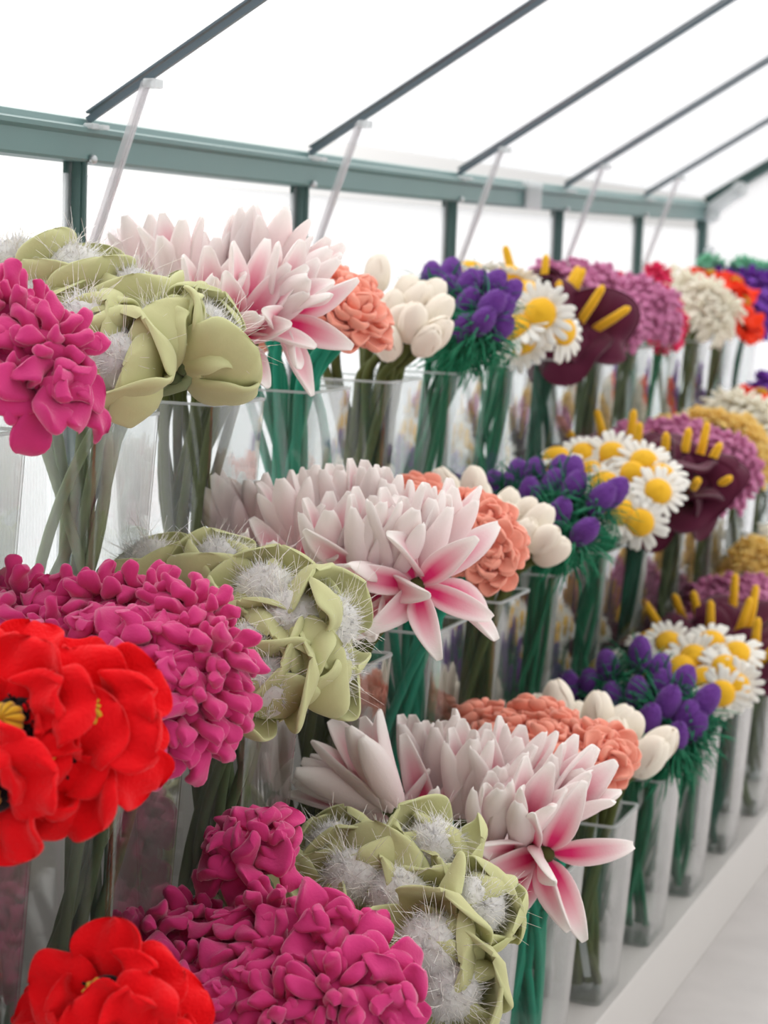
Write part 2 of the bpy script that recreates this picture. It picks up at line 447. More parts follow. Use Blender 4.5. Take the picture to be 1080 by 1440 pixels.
EDGE = .001                                     # shelf shows this much in front of the vases
stand = thing('display_stand', 'white stepped display stand carrying the vases along the glazed wall', 'stand', (0, YS + .1, 0))
sy0, sy1 = 0, YEND - .03 - (YS + .1)
xb = XW + .022
for r in (1, 2, 3):
    x1 = -LROW[r] + EDGE; zt = ZRIM[r] - VH
    zl = 0 if r == 3 else ZRIM[r + 1] - VH
    mb = MB(); box(mb, (xb, sy0, zl if r < 3 else 0), (x1, sy1, zt))
    nm = {1: 'top_tier', 2: 'middle_tier', 3: 'bottom_tier'}[r]
    bevel(link(nm, mb.mesh(nm, M['stand'], smooth=False), stand), .0015)
mb = MB(); box(mb, (-LROW[3] + EDGE, 4.55 - .1 - YS, 0), (-LROW[3] + EDGE + .0008, 4.552 - .1 - YS, ZRIM[3] - VH))
link('joint_line', mb.mesh('joint_line', M['tagpaper'], smooth=False), stand)

# ------------------------------------------------------------------ vases
def rrect(h, rad, n=4):
    pts = []
    for cx, cy, a0 in ((h - rad, h - rad, 0), (-h + rad, h - rad, 90), (-h + rad, -h + rad, 180), (h - rad, -h + rad, 270)):
        for i in range(n + 1):
            a = radians(a0 + 90 * i / n); pts.append((cx + rad * cos(a), cy + rad * sin(a)))
    return pts
TAP = .012                                     # taper per side
def vase_meshes():
    ht, hb, wl = VW / 2, VW / 2 - TAP, .0022
    def ring(h, z, rad): return [(x, y, z) for x, y in rrect(h, rad)]
    n = len(rrect(ht, .01))
    A = ring(hb, .0, .009) + ring(ht, VH - .003, .010)
    mb = MB(); mb.add(A, ring_faces(2, n, False, False))
    B = ring(hb - wl, .004, .007) + ring(ht - wl, VH - .003, .008)
    mb.add(B, [tuple(reversed(f)) for f in ring_faces(2, n, False, False)])
    body = mb.mesh('vase_wall', M['vase'])
    mb = MB(); mb.add(ring(hb - .0003, 0.0003, .009) + ring(hb - .0003, .004, .009), ring_faces(2, n))
    basem = mb.mesh('vase_base', M['vase'], smooth=False)
    o_, i_ = ring(ht + .0006, VH - .003, .0105), ring(ht - wl - .0006, VH - .003, .0075)
    o2, i2 = ring(ht + .0006, VH, .0105), ring(ht - wl - .0006, VH, .0075)
    mb = MB(); F = []
    for q in range(n):
        w_ = (q + 1) % n
        F += [(q, w_, w_ + 2 * n, q + 2 * n), (w_ + n, q + n, q + 3 * n, w_ + 3 * n), (q + 2 * n, w_ + 2 * n, w_ + 3 * n, q + 3 * n), (w_, q, q + n, w_ + n)]
    mb.add(o_ + i_ + o2 + i2, F)
    rimm = mb.mesh('vase_rim', M['rim'], smooth=False)
    return body, basem, rimm
VM = vase_meshes()
TIER = {1: 'top', 2: 'middle', 3: 'bottom'}
def vase(row, col, content):
    c = vase_centre(row, col)
    t = thing('flower_vase', 'clear square acrylic vase holding the %s on the %s tier' % (content, TIER[row]), 'vase', (c.x, c.y, c.z - VH + .0005), 'clear acrylic vases on the %s tier' % TIER[row])
    link('vase_wall', VM[0], t); link('vase_base', VM[1], t); link('vase_rim', VM[2], t)
    return t
def vase_centre(row, col):
    return Vector((-LROW[row] - VW / 2, Y0 + col * STEP + VW / 2, ZRIM[row]))
# ------------------------------------------------------------------ flower heads (base at the origin, axis +Z)
HEAD = {}
GOLD = 2.399963
def parts_lily(v):
    rg = np.random.RandomState(40 + v)
    out = []
    def dye(u, xr, sa):
        stripe = np.clip(1 - 1.25 * np.abs(xr) ** 1.6, 0, 1) * np.clip(sa * 2.2 + .15, 0, 1)
        return np.clip(stripe * np.clip(1.4 - 1.5 * u, 0, 1) * np.clip(u * 8 + .5, 0, 1) * 1.1 + .17 * np.clip(1 - u * 1.05, 0, 1) + .25 * np.clip(1 - np.abs(np.abs(xr) - .9) * 9, 0, 1) * np.clip(sa + .6, 0, 1) * np.clip(1 - u, 0, 1), 0, 1)
    spec = {0: ((20, 8), (10, 6)), 1: ((26, 18), (16, 14)), 2: ((44, 56), (30, 26)), 3: ((60, 132), (44, 70)), 4: ((24, -4), (10, 0))}[v]
    for i in range(6):
        o = i % 2
        a0, a1 = spec[o]
        a0 += rg.uniform(-6, 6); a1 += rg.uniform(-14, 14)
        mb = MB()
        petal(mb, i * pi / 3 + rg.uniform(-.12, .12), .007, .004, rg.uniform(.086, .104), (.033 if o == 0 else .036) * (1 if v < 2 or v == 4 else .88), .0075, a0, a1, cup=.62, wf=lance, bend=rg.uniform(-.012, .012), wav=.0012, wph=rg.uniform(0, 6), nu=16, nv=14, pw=1.2, dye=dye)
        out.append(('petal', mb.mesh('lily_petal', M['lily'], dye=True)))
    mb = MB(); ball(mb, (0, 0, .003), .0105, .0105, .012, 7, 10)
    out.append(('calyx', mb.mesh('lily_calyx', M['stem_olive'])))
    return out, .045
for v in range(5): HEAD['lily', v] = parts_lily(v)

def ruffle(kind, v, mat, core, N, L, w, th, amax, jitter, cupv, curl, spread=1.0, name='petals', a_min=4, rsh=.75, wav=.001, zsq=1.0, jc=28):
    """domed head of many small stuffed petals; outer ring petals are parts of their own"""
    rg = np.random.RandomState(100 + v)
    inner = MB(); outs = []
    ball(inner, (0, 0, core * .9), core * .9, core * .9, core * .8, 8, 12)
    for i in range(N):
        f = (i + .5) / N
        pol = a_min + (amax - a_min) * f ** .62
        phi = i * GOLD + rg.uniform(-.25, .25)
        pr = radians(pol)
        r0 = core * rsh * sin(pr); z0 = core * .9 + core * rsh * .8 * cos(pr) * zsq
        s = .72 + .42 * f + rg.uniform(-jitter, jitter)
        a0 = pol * spread + rg.uniform(-14, 14); a1 = a0 + curl * (.4 + f) + rg.uniform(-jc, jc)
        mb = inner if f < .72 else MB()
        petal(mb, phi, r0, z0, L * s, w * s, th * (.85 + .2 * rg.rand()), a0, a1, cup=cupv, wf=spoon, bend=rg.uniform(-.25, .25) * L, wav=wav, wph=rg.uniform(0, 6), nu=12, nv=16, base=.55)
        if f >= .72: outs.append(mb)
    out = [('inner_petals', inner.mesh(kind + '_inner', mat))]
    for mb in outs: out.append(('petal', mb.mesh(kind + '_petal', mat)))
    return out, core * 1.1
for v in range(3):
    HEAD['peony', v] = ruffle('peony', v, M['magenta'], .023, 38, .037, .0172, .0122, 116, .25, .1, 58, wav=.003, jc=50)
    HEAD['mint', v] = ruffle('mint', v, M['mint'], .018, 22, .024, .02, .008, 110, .1, .3, -10)
    HEAD['mauve', v] = ruffle('mauve', v, M['mauve'], .028, 46, .027, .0160, .0100, 110, .2, .12, 50, wav=.0025, jc=45)
    HEAD['coral', v] = ruffle('coral', v, M['coral'], .018, 22, .031, .028, .0085, 112, .12, .5, -40, wav=.0015)
    HEAD['violet', v] = ruffle('violet', v, M['violet'], .022, 26, .036, .024, .008, 112, .15, .3, 20)
    HEAD['hotpink', v] = ruffle('hotpink', v, M['hotpink'], .018, 30, .022, .016, .007, 120, .1, .3, 15)
    HEAD['mum', v] = ruffle('mum', v, M['cream'], .018, 54, .043, .0095, .0068, 118, .1, 0, 58, spread=.9)
    HEAD['jonquil', v] = ruffle('jonquil', v, M['paleyellow'], .016, 24, .026, .018, .007, 110, .1, .35, -20)

def parts_bigpeony(v):
    rg = np.random.RandomState(33 + v); out = []
    core = MB(); ball(core, (0, 0, .018), .017, .017, .016, 8, 12)
    out.append(('heart', core.mesh('peony_heart', M['magenta'])))
    for i in range(17):
        k = 0 if i < 6 else (1 if i < 11 else 2)
        mb = MB()
        a0, a1 = ((88, 118), (52, 76), (24, 20))[k]
        petal(mb, i * GOLD + rg.uniform(-.2, .2), (.010, .010, .006)[k], (.008, .016, .024)[k], (.046, .036, .026)[k] * rg.uniform(.85, 1.15), (.034, .032, .022)[k] * rg.uniform(.85, 1.15), .0130, a0 + rg.uniform(-15, 15), a1 + rg.uniform(-35, 30), cup=.26, wf=broad, bend=rg.uniform(-.014, .014), wav=rg.uniform(.003, .007), wph=rg.uniform(0, 6), nu=13, nv=14, base=.55, roll=rg.uniform(-.2, .2))
        out.append(('petal', mb.mesh('large_peony_petal', M['magenta'])))
    return out, .022
HEAD['peony', 3] = parts_bigpeony(0); HEAD['peony', 4] = parts_bigpeony(1)
def parts_green(v):
    rg = np.random.RandomState(60 + v)
    out = []
    def dye(u, xr, sa): return np.clip((np.abs(xr) - .8) * 5, 0, 1) * .5 + np.clip((u - .92) * 12, 0, 1) * .3
    n = 5
    for i in range(n):
        mb = MB()
        a0 = rg.uniform(90, 104); a1 = rg.uniform(-95, -30) if i in (0, 2) else rg.uniform(-30, 15)
        petal(mb, i * 2 * pi / n + rg.uniform(-.18, .18), .004, .008 + .003 * (i % 2), rg.uniform(.074, .086), rg.uniform(.090, .106), rg.uniform(.0065, .008), a0, a1, cup=.34, wf=broad, bend=rg.uniform(-.012, .012), wav=rg.uniform(.0015, .0035), wph=rg.uniform(0, 6), nu=20, nv=30, pw=.72, dye=dye, hem=.35, roll=rg.uniform(-.16, .16), base=.6, fold=.003, sq=.7)
        out.append(('petal', mb.mesh('velvet_petal', M['green'], dye=True)))
    mb = MB(); ball(mb, (0, 0, .040), .030, .030, .029, 18, 26, jit=.03, seed=v)
    for i in range(520):                       # short pile
        d = rg.randn(3); d[2] = abs(d[2]) * .9; d /= np.linalg.norm(d)
        p0 = np.array([0, 0, .040]) + d * .028; p1 = p0 + d * rg.uniform(.004, .010) + rg.randn(3) * .003
        s = np.cross(d, rg.randn(3)); s /= np.linalg.norm(s)
        mb.add([p0 - s * .0007, p0 + s * .0007, p0 + np.cross(d, s) * .0007, p1], [(0, 1, 3), (1, 2, 3), (2, 0, 3)])
    out.append(('fluffy_centre', mb.mesh('fluffy_centre', M['fluff'])))
    mb = MB()
    for i in range(100):
        d = rg.randn(3); d[2] = abs(d[2]) * .9 + .15; d /= np.linalg.norm(d)
        p0 = np.array([0, 0, .040]) + d * .027
        k = rg.randn(3) * .011
        Ln = rg.uniform(.010, .026)
        pts = [p0, p0 + d * Ln * .5 + k * .3, p0 + d * Ln + k]
        tube(mb, pts, [.00026, .00024, .00014], 3, cap=False)
    o = mb.mesh('strands', M['strand'], smooth=False)
    out.append(('strands', o))
    mb = MB(); ball(mb, (0, 0, .002), .011, .011, .009, 7, 10)
    out.append(('calyx', mb.mesh('velvet_calyx', M['stem_sage'])))
    return out, .034
for v in range(4): HEAD['green', v] = parts_green(v)

def parts_poppy(v, mat, nm):
    rg = np.random.RandomState(80 + v)
    out = []
    for i in range(7):
        o = i < 5
        mb = MB()
        a0 = rg.uniform(62, 80) if o else rg.uniform(68, 80); a1 = rg.uniform(60, 120) if o else rg.uniform(20, 50)
        phi = (i * 2 * pi / 5 if o else i * pi + .5) + rg.uniform(-.2, .2)
        petal(mb, phi, .008, .004 + (0 if o else .004), rg.uniform(.052, .064) if o else rg.uniform(.042, .05), rg.uniform(.056, .072) if o else .052, .0125, a0, a1, cup=.26 if o else .3, wf=broad, bend=rg.uniform(-.01, .01), wav=rg.uniform(.004, .0075), wph=rg.uniform(0, 6), nu=18, nv=28, roll=rg.uniform(-.2, .2), base=.5, fold=.005)
        out.append(('petal', mb.mesh(nm + '_petal', mat)))
    mb = MB(); ball(mb, (0, 0, .015), .0195, .0195, .010, 10, 20, jit=.04, seed=v)
    for i in range(40):
        a = rg.uniform(0, 2 * pi); r = rg.uniform(.012, .020)
        tube(mb, [(r * .6 * cos(a), r * .6 * sin(a), .012), (r * cos(a), r * sin(a), .022 + .006 * rg.rand())], .0012, 4)
    out.append(('dark_centre', mb.mesh('poppy_centre', M['black'])))
    mb = MB(); ball(mb, (0, 0, .030), .0135, .0135, .012, 14, 40, ribs=10, ribamp=.07)
    out.append(('seed_pod', mb.mesh('poppy_pod', M['pod'], dye=True)))
    return out, .028
for v in range(3):
    HEAD['poppy', v] = parts_poppy(v, M['red'], 'poppy')
    HEAD['orangepoppy', v] = parts_poppy(v + 3, M['orange'], 'orange_poppy')

def parts_tulip(v):
    rg = np.random.RandomState(120 + v)
    out = []
    for i in range(6):
        o = i < 3
        mb = MB()
        petal(mb, i * 2 * pi / 3 + (0 if o else pi / 3) + rg.uniform(-.1, .1), .007, .003, (.068 if o else .066) + rg.uniform(-.003, .003), .040 if o else .036, .007, 62 if o else 50, -40 if o else -40, cup=.55, wf=broad, nu=16, nv=14, pw=.62, wav=.0006, wph=rg.uniform(0, 6), base=.55)
        out.append(('petal', mb.mesh('tulip_petal', M['tulip'])))
    mb = MB(); ball(mb, (0, 0, .031), .0205, .0205, .031, 10, 14)
    out.append(('inner_bud', mb.mesh('tulip_bud', M['tulip'])))
    mb = MB(); ball(mb, (0, 0, .002), .010, .010, .009, 7, 10)
    out.append(('calyx', mb.mesh('tulip_calyx', M['stem_olive'])))
    return out, .032
for v in range(2): HEAD['tulip', v] = parts_tulip(v)

def strip_leaf(mb, rg, p, d, Ln, w, droop):
    pts = []
    d = np.array(d, float)
    for k in range(6):
        pts.append(np.array(p)); d2 = d + np.array([0, 0, -droop * k]); d2 /= np.linalg.norm(d2)
        p = np.array(p) + d2 * Ln / 5
    tube(mb, pts, [w, w, w * .9, w * .8, w * .6, w * .2], 4, flat=.35)
def parts_thistle(v):
    rg = np.random.RandomState(140 + v)
    mb = MB(); t = ball(mb, (0, 0, .032), .0185, .0185, .031, 30, 34, jit=.028, seed=v)
    out = [('bud', mb.mesh('thistle_bud', M['purple']))]
    mb = MB()
    for i in range(120):
        a = rg.uniform(0, 2 * pi); el = rg.uniform(-.7, 1.0)
        strip_leaf(mb, rg, (.012 * cos(a), .012 * sin(a), rg.uniform(-.035, .022)), (cos(a) * cos(el), sin(a) * cos(el), sin(el)), rg.uniform(.036, .07), .0021, rg.uniform(.05, .3))
    out.append(('foliage', mb.mesh('thistle_foliage', M['tinsel'])))
    return out, .028
for v in range(3): HEAD['thistle', v] = parts_thistle(v)

def parts_daisy(v):
    rg = np.random.RandomState(160 + v)
    out = []
    a0, a1 = ((78, 92), (84, 116), (70, 74))[v]
    for i in range(18):
        mb = MB()
        petal(mb, i * 2 * pi / 18 + rg.uniform(-.06, .06), .012, .005 + .0015 * (i % 2), rg.uniform(.036, .043), .0118, .0035, a0 + rg.uniform(-7, 7), a1 + rg.uniform(-16, 16), cup=.15, wf=finger, bend=rg.uniform(-.004, .004), nu=9, nv=8, base=.6)
        out.append(('petal', mb.mesh('daisy_petal', M['white'])))
    mb = MB(); ball(mb, (0, 0, .009), .0245, .0245, .018, 14, 22, jit=.015, seed=v)
    out.append(('disc', mb.mesh('daisy_disc', M['yellow'])))
    mb = MB(); ball(mb, (0, 0, .001), .009, .009, .006, 6, 10)
    out.append(('calyx', mb.mesh('daisy_calyx', M['stem_jade'])))
    return out, .008
for v in range(3): HEAD['daisy', v] = parts_daisy(v)

def parts_calla(v):
    rg = np.random.RandomState(180 + v)
    nu, na = 16, 40
    out = []
    u = np.linspace(0, 1, nu); a = np.linspace(-1, 1, na)
    U, A = np.meshgrid(u, a, indexing='ij')
    th = A * pi * 1.08
    r = .007 + .046 * U ** 2.2 * (1 - .25 * A ** 2) + .003 * A + .008 * np.sin(3 * th + v) * U ** 2
    z = .085 * U ** .75 - .03 * U ** 4 * (1 + .4 * np.cos(th * 2 + v)) + .016 * np.cos(th) * U + .007 * np.sin(4 * th + v * 2) * U ** 3
    P = np.stack([r * np.cos(th), r * np.sin(th), z], -1)
    dU = np.gradient(P, axis=0); dA = np.gradient(P, axis=1)
    nn = np.cross(dU, dA); nn /= np.linalg.norm(nn, axis=-1)[..., None] + 1e-9
    t = .0022
    A1 = (P + nn * t).reshape(-1, 3); B1 = (P - nn * t).reshape(-1, 3); n = nu * na
    F = []
    for i in range(nu - 1):
        for j in range(na - 1):
            q = (i * na + j, i * na + j + 1, (i + 1) * na + j + 1, (i + 1) * na + j)
            F.append(tuple(reversed(q))); F.append(tuple(k + n for k in q))
    bd = [(i, 0) for i in range(nu)] + [(nu - 1, j) for j in range(1, na)] + [(i, na - 1) for i in range(nu - 2, -1, -1)] + [(0, j) for j in range(na - 2, 0, -1)]
    for k in range(len(bd)):
        p, q = bd[k], bd[(k + 1) % len(bd)]
        F.append((p[0] * na + p[1], q[0] * na + q[1], q[0] * na + q[1] + n, p[0] * na + p[1] + n))
    mb = MB(); mb.add(np.concatenate([A1, B1]), F)
    out.append(('spathe', mb.mesh('calla_spathe', M['burgundy'])))
    mb = MB(); tube(mb, [(0, 0, .02), (0, 0, .05), (.002, 0, .08), (.004, .001, .105), (.005, .001, .110)], [.006, .0062, .006, .005, .0025], 10)
    out.append(('spadix', mb.mesh('calla_spadix', M['yellow'])))
    return out, .065
for v in range(2): HEAD['calla', v] = parts_calla(v)
NVAR = {}
for k, v in HEAD: NVAR[k] = max(NVAR.get(k, 0), v + 1)

# ------------------------------------------------------------------ kinds
#        object name, words, category, stem, stem radius, spacing of the fillers
KIND = {
    'lily': ('lily', 'white and pink plush lily', 'lily', 'stem_olive', .0056, .055),
    'peony': ('peony', 'magenta plush peony', 'peony', 'stem_sage', .0054, .062),
    'mint': ('pompom_flower', 'mint green plush flower', 'flower', 'stem_jade', .005, .05),
    'mauve': ('hydrangea', 'mauve ruffled plush flower', 'flower', 'stem_sage', .0055, .06),
    'coral': ('dahlia', 'coral plush dahlia', 'dahlia', 'stem_teal', .0058, .05),
    'violet': ('iris', 'violet ruffled plush flower', 'flower', 'stem_dark', .0055, .06),
    'hotpink': ('carnation', 'hot pink ruffled plush flower', 'flower', 'stem_jade', .005, .05),
    'mum': ('chrysanthemum', 'cream plush chrysanthemum', 'chrysanthemum', 'stem_olive', .0058, .06),
    'jonquil': ('jonquil', 'pale yellow plush flower', 'flower', 'stem_olive', .005, .05),
    'green': ('hellebore', 'sage velvet flower with fluffy white centre', 'flower', 'stem_sage', .0058, .07),
    'poppy': ('poppy', 'red plush poppy', 'poppy', 'stem_teal', .0062, .07),
    'orangepoppy': ('poppy', 'orange-red plush poppy', 'poppy', 'stem_olive', .0062, .07),
    'tulip': ('tulip', 'creamy white plush tulip', 'tulip', 'stem_olive', .0062, .045),
    'thistle': ('thistle', 'purple felt thistle', 'thistle', 'stem_jade', .0045, .04),
    'daisy': ('daisy', 'white plush daisy with yellow centre', 'daisy', 'stem_jade', .005, .055),
    'calla': ('calla_lily', 'burgundy calla lily with yellow spadix', 'calla lily', 'stem_dark', .0062, .06),
}
def bez(p0, p1, p2, p3, n):
    t = np.linspace(0, 1, n)[:, None]
    return (1 - t) ** 3 * p0 + 3 * (1 - t) ** 2 * t * p1 + 3 * (1 - t) * t * t * p2 + t ** 3 * p3

def flower(kind, row, col, P, d, var, scale, label, group, rg, stem_mat=None):
    nm, words, cat, smat, srad, _ = KIND[kind]
    parts, co = HEAD[kind, var % NVAR[kind]]
    d = Vector(d).normalized()
    base = Vector(P) - d * co * scale
    c = vase_centre(row, col)
    half = VW / 2 - .018
    hb = VW / 2 - TAP - .016
    off = base - c
    rim = Vector((max(-half, min(half, off.x * .55 + rg.uniform(-.02, .02))), max(-half, min(half, off.y * .55 + rg.uniform(-.012, .012))), -.004)) + c
    k = rg.uniform(-1.0, .1)
    bot = Vector((max(-hb, min(hb, (rim.x - c.x) * k + rg.uniform(-.03, .03))), max(-hb, min(hb, (rim.y - c.y) * k + rg.uniform(-.03, .03))), -VH + .012)) + c
    root = thing(nm, label, cat, bot, group)
    b0, r0, h0 = np.array(bot), np.array(rim), np.array(base)
    dirv = r0 - b0; dirv /= np.linalg.norm(dirv)
    Ls = np.linalg.norm(r0 - b0); Lt = max(.02, np.linalg.norm(h0 - r0))
    mid = (b0 + r0) / 2 + rg.randn(3) * np.array([.008, .008, 0])
    s1 = bez(b0, b0 + dirv * Ls * .3 + (mid - (b0 + r0) / 2) * 1.3, r0 - dirv * Ls * .3 + (mid - (b0 + r0) / 2) * 1.3, r0, 9)
    s2 = bez(r0, r0 + dirv * Lt * .4, h0 - np.array(d) * Lt * .4, h0 + np.array(d) * .004 * scale, 8)
    mb = MB(); tube(mb, np.concatenate([s1, s2[1:]]) - b0, srad, 7)
    link('stem', mb.mesh('stem', M[stem_mat or smat]), root)
    q = Vector((0, 0, 1)).rotation_difference(d).to_matrix().to_4x4()
    mt = Matrix.Translation(base - bot) @ q @ Matrix.Rotation(rg.uniform(0, 2 * pi), 4, 'Z') @ Matrix.Scale(scale, 4)
    for pn, me in parts: link(pn, me, root, mt)
    return root

CR = Vector((rt.x, rt.y, 0)).normalized()     # rightwards along the aisle side
def bouquet(row, col, kind, entries, fill=8, rad=(.115, .115, .09), lift=.05, anchor=-.03, scale=1.0, where=None, stem=None, name=None, seed=0):
    """entries: (px, py, dy_cm [, lean right, lean to the near end [, variant [, scale]]])"""
    c = vase_centre(row, col)
    rg = np.random.RandomState(row * 100 + (col + 20) * 7 + seed)
    nm, words, cat, _, _, sep = KIND[kind]
    words = name or words
    bunch = (where or '%s-tier bunch' % TIER[row]); where = 'in the ' + bunch
    anc = c + Vector((0, 0, anchor))
    pts = []
    ents = sorted(entries, key=lambda e: e[0])
    n = len(ents)
    for i, e in enumerate(ents):
        P = at_y(e[0], e[1], c.y + e[2] / 100)
        if len(e) > 4:
            lr, tw = radians(e[3]), radians(e[4])
            d = Vector((sin(lr), 0, cos(lr))) * cos(tw) + Vector((0, -1, 0)) * sin(tw)
        else:
            d = (P - anc)
        var = e[5] if len(e) > 5 else rg.randint(0, NVAR[kind])
        sc = scale * (e[6] if len(e) > 6 else rg.uniform(.94, 1.06))
        if n == 1: lab = '%s, only one at the front of the %s' % (words, bunch)
        elif i == 0: lab = '%s, leftmost of the %s' % (words, bunch)
        elif i == n - 1: lab = '%s, rightmost of the %s' % (words, bunch)
        else: lab = '%s, %s from left in the %s' % (words, ORD[i], bunch)
        flower(kind, row, col, P, d, var, sc, lab, '%ss %s' % (words, where), rg, stem)
        pts.append(P)
    # the hidden side of the bunch
    cen = c + Vector((0, 0, lift))
    made = 0
    for tr in range(400):
        if made >= fill: break
        v = rg.randn(3); v[2] = abs(v[2]); v /= np.linalg.norm(v)
        if v[1] < -.15 or v[0] > .25: continue
        P = cen + Vector((v[0] * rad[0], v[1] * rad[1], v[2] * rad[2]))
        if any((P - q).length < sep for q in pts): continue
        pts.append(P); made += 1
        flower(kind, row, col, P, P - anc, rg.randint(0, NVAR[kind]), scale * .97, '%s at the back of the %s' % (words, bunch), '%ss at the back %s' % (words, where), rg, stem)
    return pts
# ------------------------------------------------------------------ the bunches
CONTENT = {-5: 'red poppies', -4: 'magenta peonies', -3: 'sage velvet flowers', -2: 'pink and white lilies', -1: 'coral dahlias', 0: 'white tulips', 1: 'purple thistles', 2: 'daisies', 3: 'burgundy calla lilies', 4: 'mauve flowers', 5: 'pale yellow flowers', 6: 'cream chrysanthemums', 7: 'orange poppies', 8: 'violet flowers', 9: 'hot pink flowers'}
CONTENT1 = dict(CONTENT); CONTENT1.update({5: 'second bunch of mauve flowers', 6: 'hot pink flowers', 7: 'cream chrysanthemums', 8: 'orange poppies', 9: 'violet flowers'})
for col in range(-4, 10): vase(1, col, CONTENT1[col])
for col in range(-5, 9): vase(2, col, CONTENT[col])
for col in range(-5, 7): vase(3, col, CONTENT[col])

# top tier
bouquet(1, -4, 'peony', [(10, 440, -3), (72, 488, -4), (20, 520, -6), (80, 545, -6), (-40, 470, -3), (40, 455, 4)], fill=7, stem='stem_sage_backlit')
bouquet(1, -3, 'green', [(30, 390, 3, -20, 10, 0, 1.1), (105, 400, 2, -10, 5, 1, 1.1), (125, 470, -5, -15, 40, 2, 1.1), (172, 520, -7, -10, 62, 3, 1.12), (232, 478, -3, -42, 8, 0, 1.0), (285, 500, 0, 40, -35, 1, 1.1), (65, 440, -2, 0, 30, 2), (185, 430, 2, -5, 5, 3), (275, 470, 2, 60, 15, 2)], fill=4, stem='stem_sage_backlit')
bouquet(1, -2, 'lily', [(150, 375, 8, -25, 0, 4), (205, 375, 2, -15, 0, 1), (245, 375, -3, -5, 15, 1), (290, 390, 4, 5, 0, 0), (340, 365, 6, 5, 0, 4), (380, 360, 5, 12, 0, 1), (300, 430, -6, 20, 30, 1), (355, 430, -6, 45, 30, 2), (400, 420, -2, 45, 20, 1), (420, 395, 4, 40, 0, 0), (425, 460, -2, 100, 20, 2), (340, 460, -7, 60, 50, 2)], fill=8)
bouquet(1, -1, 'coral', [(455, 432, -3), (500, 420, 0), (510, 452, -3), (475, 455, -6), (470, 405, 4), (495, 440, -6)], fill=10)
bouquet(1, 0, 'tulip', [(545, 482, -6, 5, 40), (580, 455, -5, 15, 15), (612, 470, -3, 45, 10), (550, 435, 0), (585, 425, 2), (615, 440, 1, 35, 0), (560, 455, -4), (525, 455, -2, -25, 10), (600, 480, -5, 50, 30), (570, 415, 6), (605, 418, 6)], fill=7, scale=.86)
bouquet(1, 1, 'thistle', [(607, 397, 5), (632, 392, 5), (655, 432, -3), (690, 408, 2), (652, 466, -5, 30, 40), (700, 440, -1), (668, 408, 3), (628, 415, 0), (712, 418, 3), (688, 434, -4), (655, 410, 0), (676, 455, -6), (700, 465, -3, 50, 20)], fill=0, scale=.93)
bouquet(1, 2, 'daisy', [(760, 442, -4, 15, 75, 0), (738, 412, 0, -5, 20, 1), (728, 462, -5, -30, 35, 1), (790, 465, 0, 70, 30, 1), (735, 480, -3, -10, 60, 1)], fill=4)
bouquet(1, 3, 'calla', [(765, 405, 3), (800, 425, 0), (825, 440, -2, 40, 20), (800, 478, -4, 30, 70), (850, 455, -1, 60, 30), (775, 440, -2), (722, 395, 6, -12, 0)], fill=4, scale=1.28)
bouquet(1, 4, 'mauve', [(770, 390, 6), (815, 385, 4), (850, 395, 3), (845, 430, -2), (880, 440, -3), (880, 460, -3), (825, 400, 0)], fill=5)
bouquet(1, 5, 'mauve', [(870, 405, 3), (905, 410, 0), (930, 425, -1), (910, 445, -3), (935, 450, 0)], fill=5, where='second top-tier bunch', seed=3)
bouquet(1, 6, 'hotpink', [(935, 455, -2), (952, 450, 0), (928, 478, -5, 0, 100), (945, 470, -3)], fill=5)
bouquet(1, 7, 'mum', [(968, 400, 2), (995, 410, -1), (1020, 430, -2), (985, 435, -4), (1010, 455, -4)], fill=5)
bouquet(1, 8, 'orangepoppy', [(1000, 388, 1), (1035, 398, 0), (1045, 425, -3), (1048, 450, -3)], fill=4)
bouquet(1, 9, 'violet', [(1048, 392, 3), (1075, 400, 2), (1085, 430, -3), (1070, 450, -4)], fill=4)
bouquet(1, 9, 'mint', [(998, 370, 2), (1048, 374, 5), (1076, 380, 6)], fill=0, seed=5)
# middle tier
bouquet(2, -5, 'poppy', [(12, 1012, -5, 8, 74), (70, 1070, -4, 30, 85), (128, 1000, -2, 30, 52), (40, 930, 3, 5, 20), (150, 1050, 0, 75, 35), (-20, 1120, -8, 0, 100), (85, 950, 4), (-30, 930, 0)], fill=8, scale=.88)
bouquet(2, -4, 'peony', [(20, 850, 2), (80, 850, 3), (140, 850, 3), (210, 850, 4), (275, 870, 2), (300, 920, -1), (120, 900, -3), (190, 905, -4), (170, 965, -6), (240, 965, -5), (265, 1000, -4), (215, 1010, -7), (60, 900, -3), (290, 965, -2)], fill=9)
bouquet(2, -3, 'green', [(215, 805, 4, -25, 5), (310, 805, 3, 0, 10), (375, 845, -1, 10, 25), (355, 925, -6, 10, 62, 3, 1.05), (415, 885, -3, -35, 20, 0, 1.1), (450, 880, 0, 75, 10, 1, 1.05), (440, 945, -3, 60, -30, 2, 1.05), (380, 965, -7, 10, 50, 3)], fill=8)
bouquet(2, -2, 'lily', [(325, 730, 2, -35, 5, 1), (365, 735, 4, -15, 0, 0), (410, 740, 1, -12, 5, 1), (440, 730, 6, -5, 0, 4), (475, 725, 7, 0, 0, 0), (460, 770, -4, 0, 10, 1), (510, 770, -5, 5, 10, 0), (545, 735, 4, 5, 0, 4), (560, 770, -4, 14, 15, 1), (600, 760, -2, 14, 5, 4), (630, 745, 4, 20, 0, 1), (520, 720, 6, 4, 0, 0), (580, 825, -7, 60, 75, 3), (510, 830, -6, 10, 105, 2), (630, 800, -1, 60, 20, 3), (405, 780, -3, -10, 30, 2)], fill=9)
bouquet(2, -1, 'coral', [(680, 735, -2, 25, 40), (650, 760, -5, 25, 60), (690, 770, -4, 50, 60), (700, 750, 0), (660, 720, 3), (590, 700, 8), (690, 790, -4, 55, 60)], fill=11)
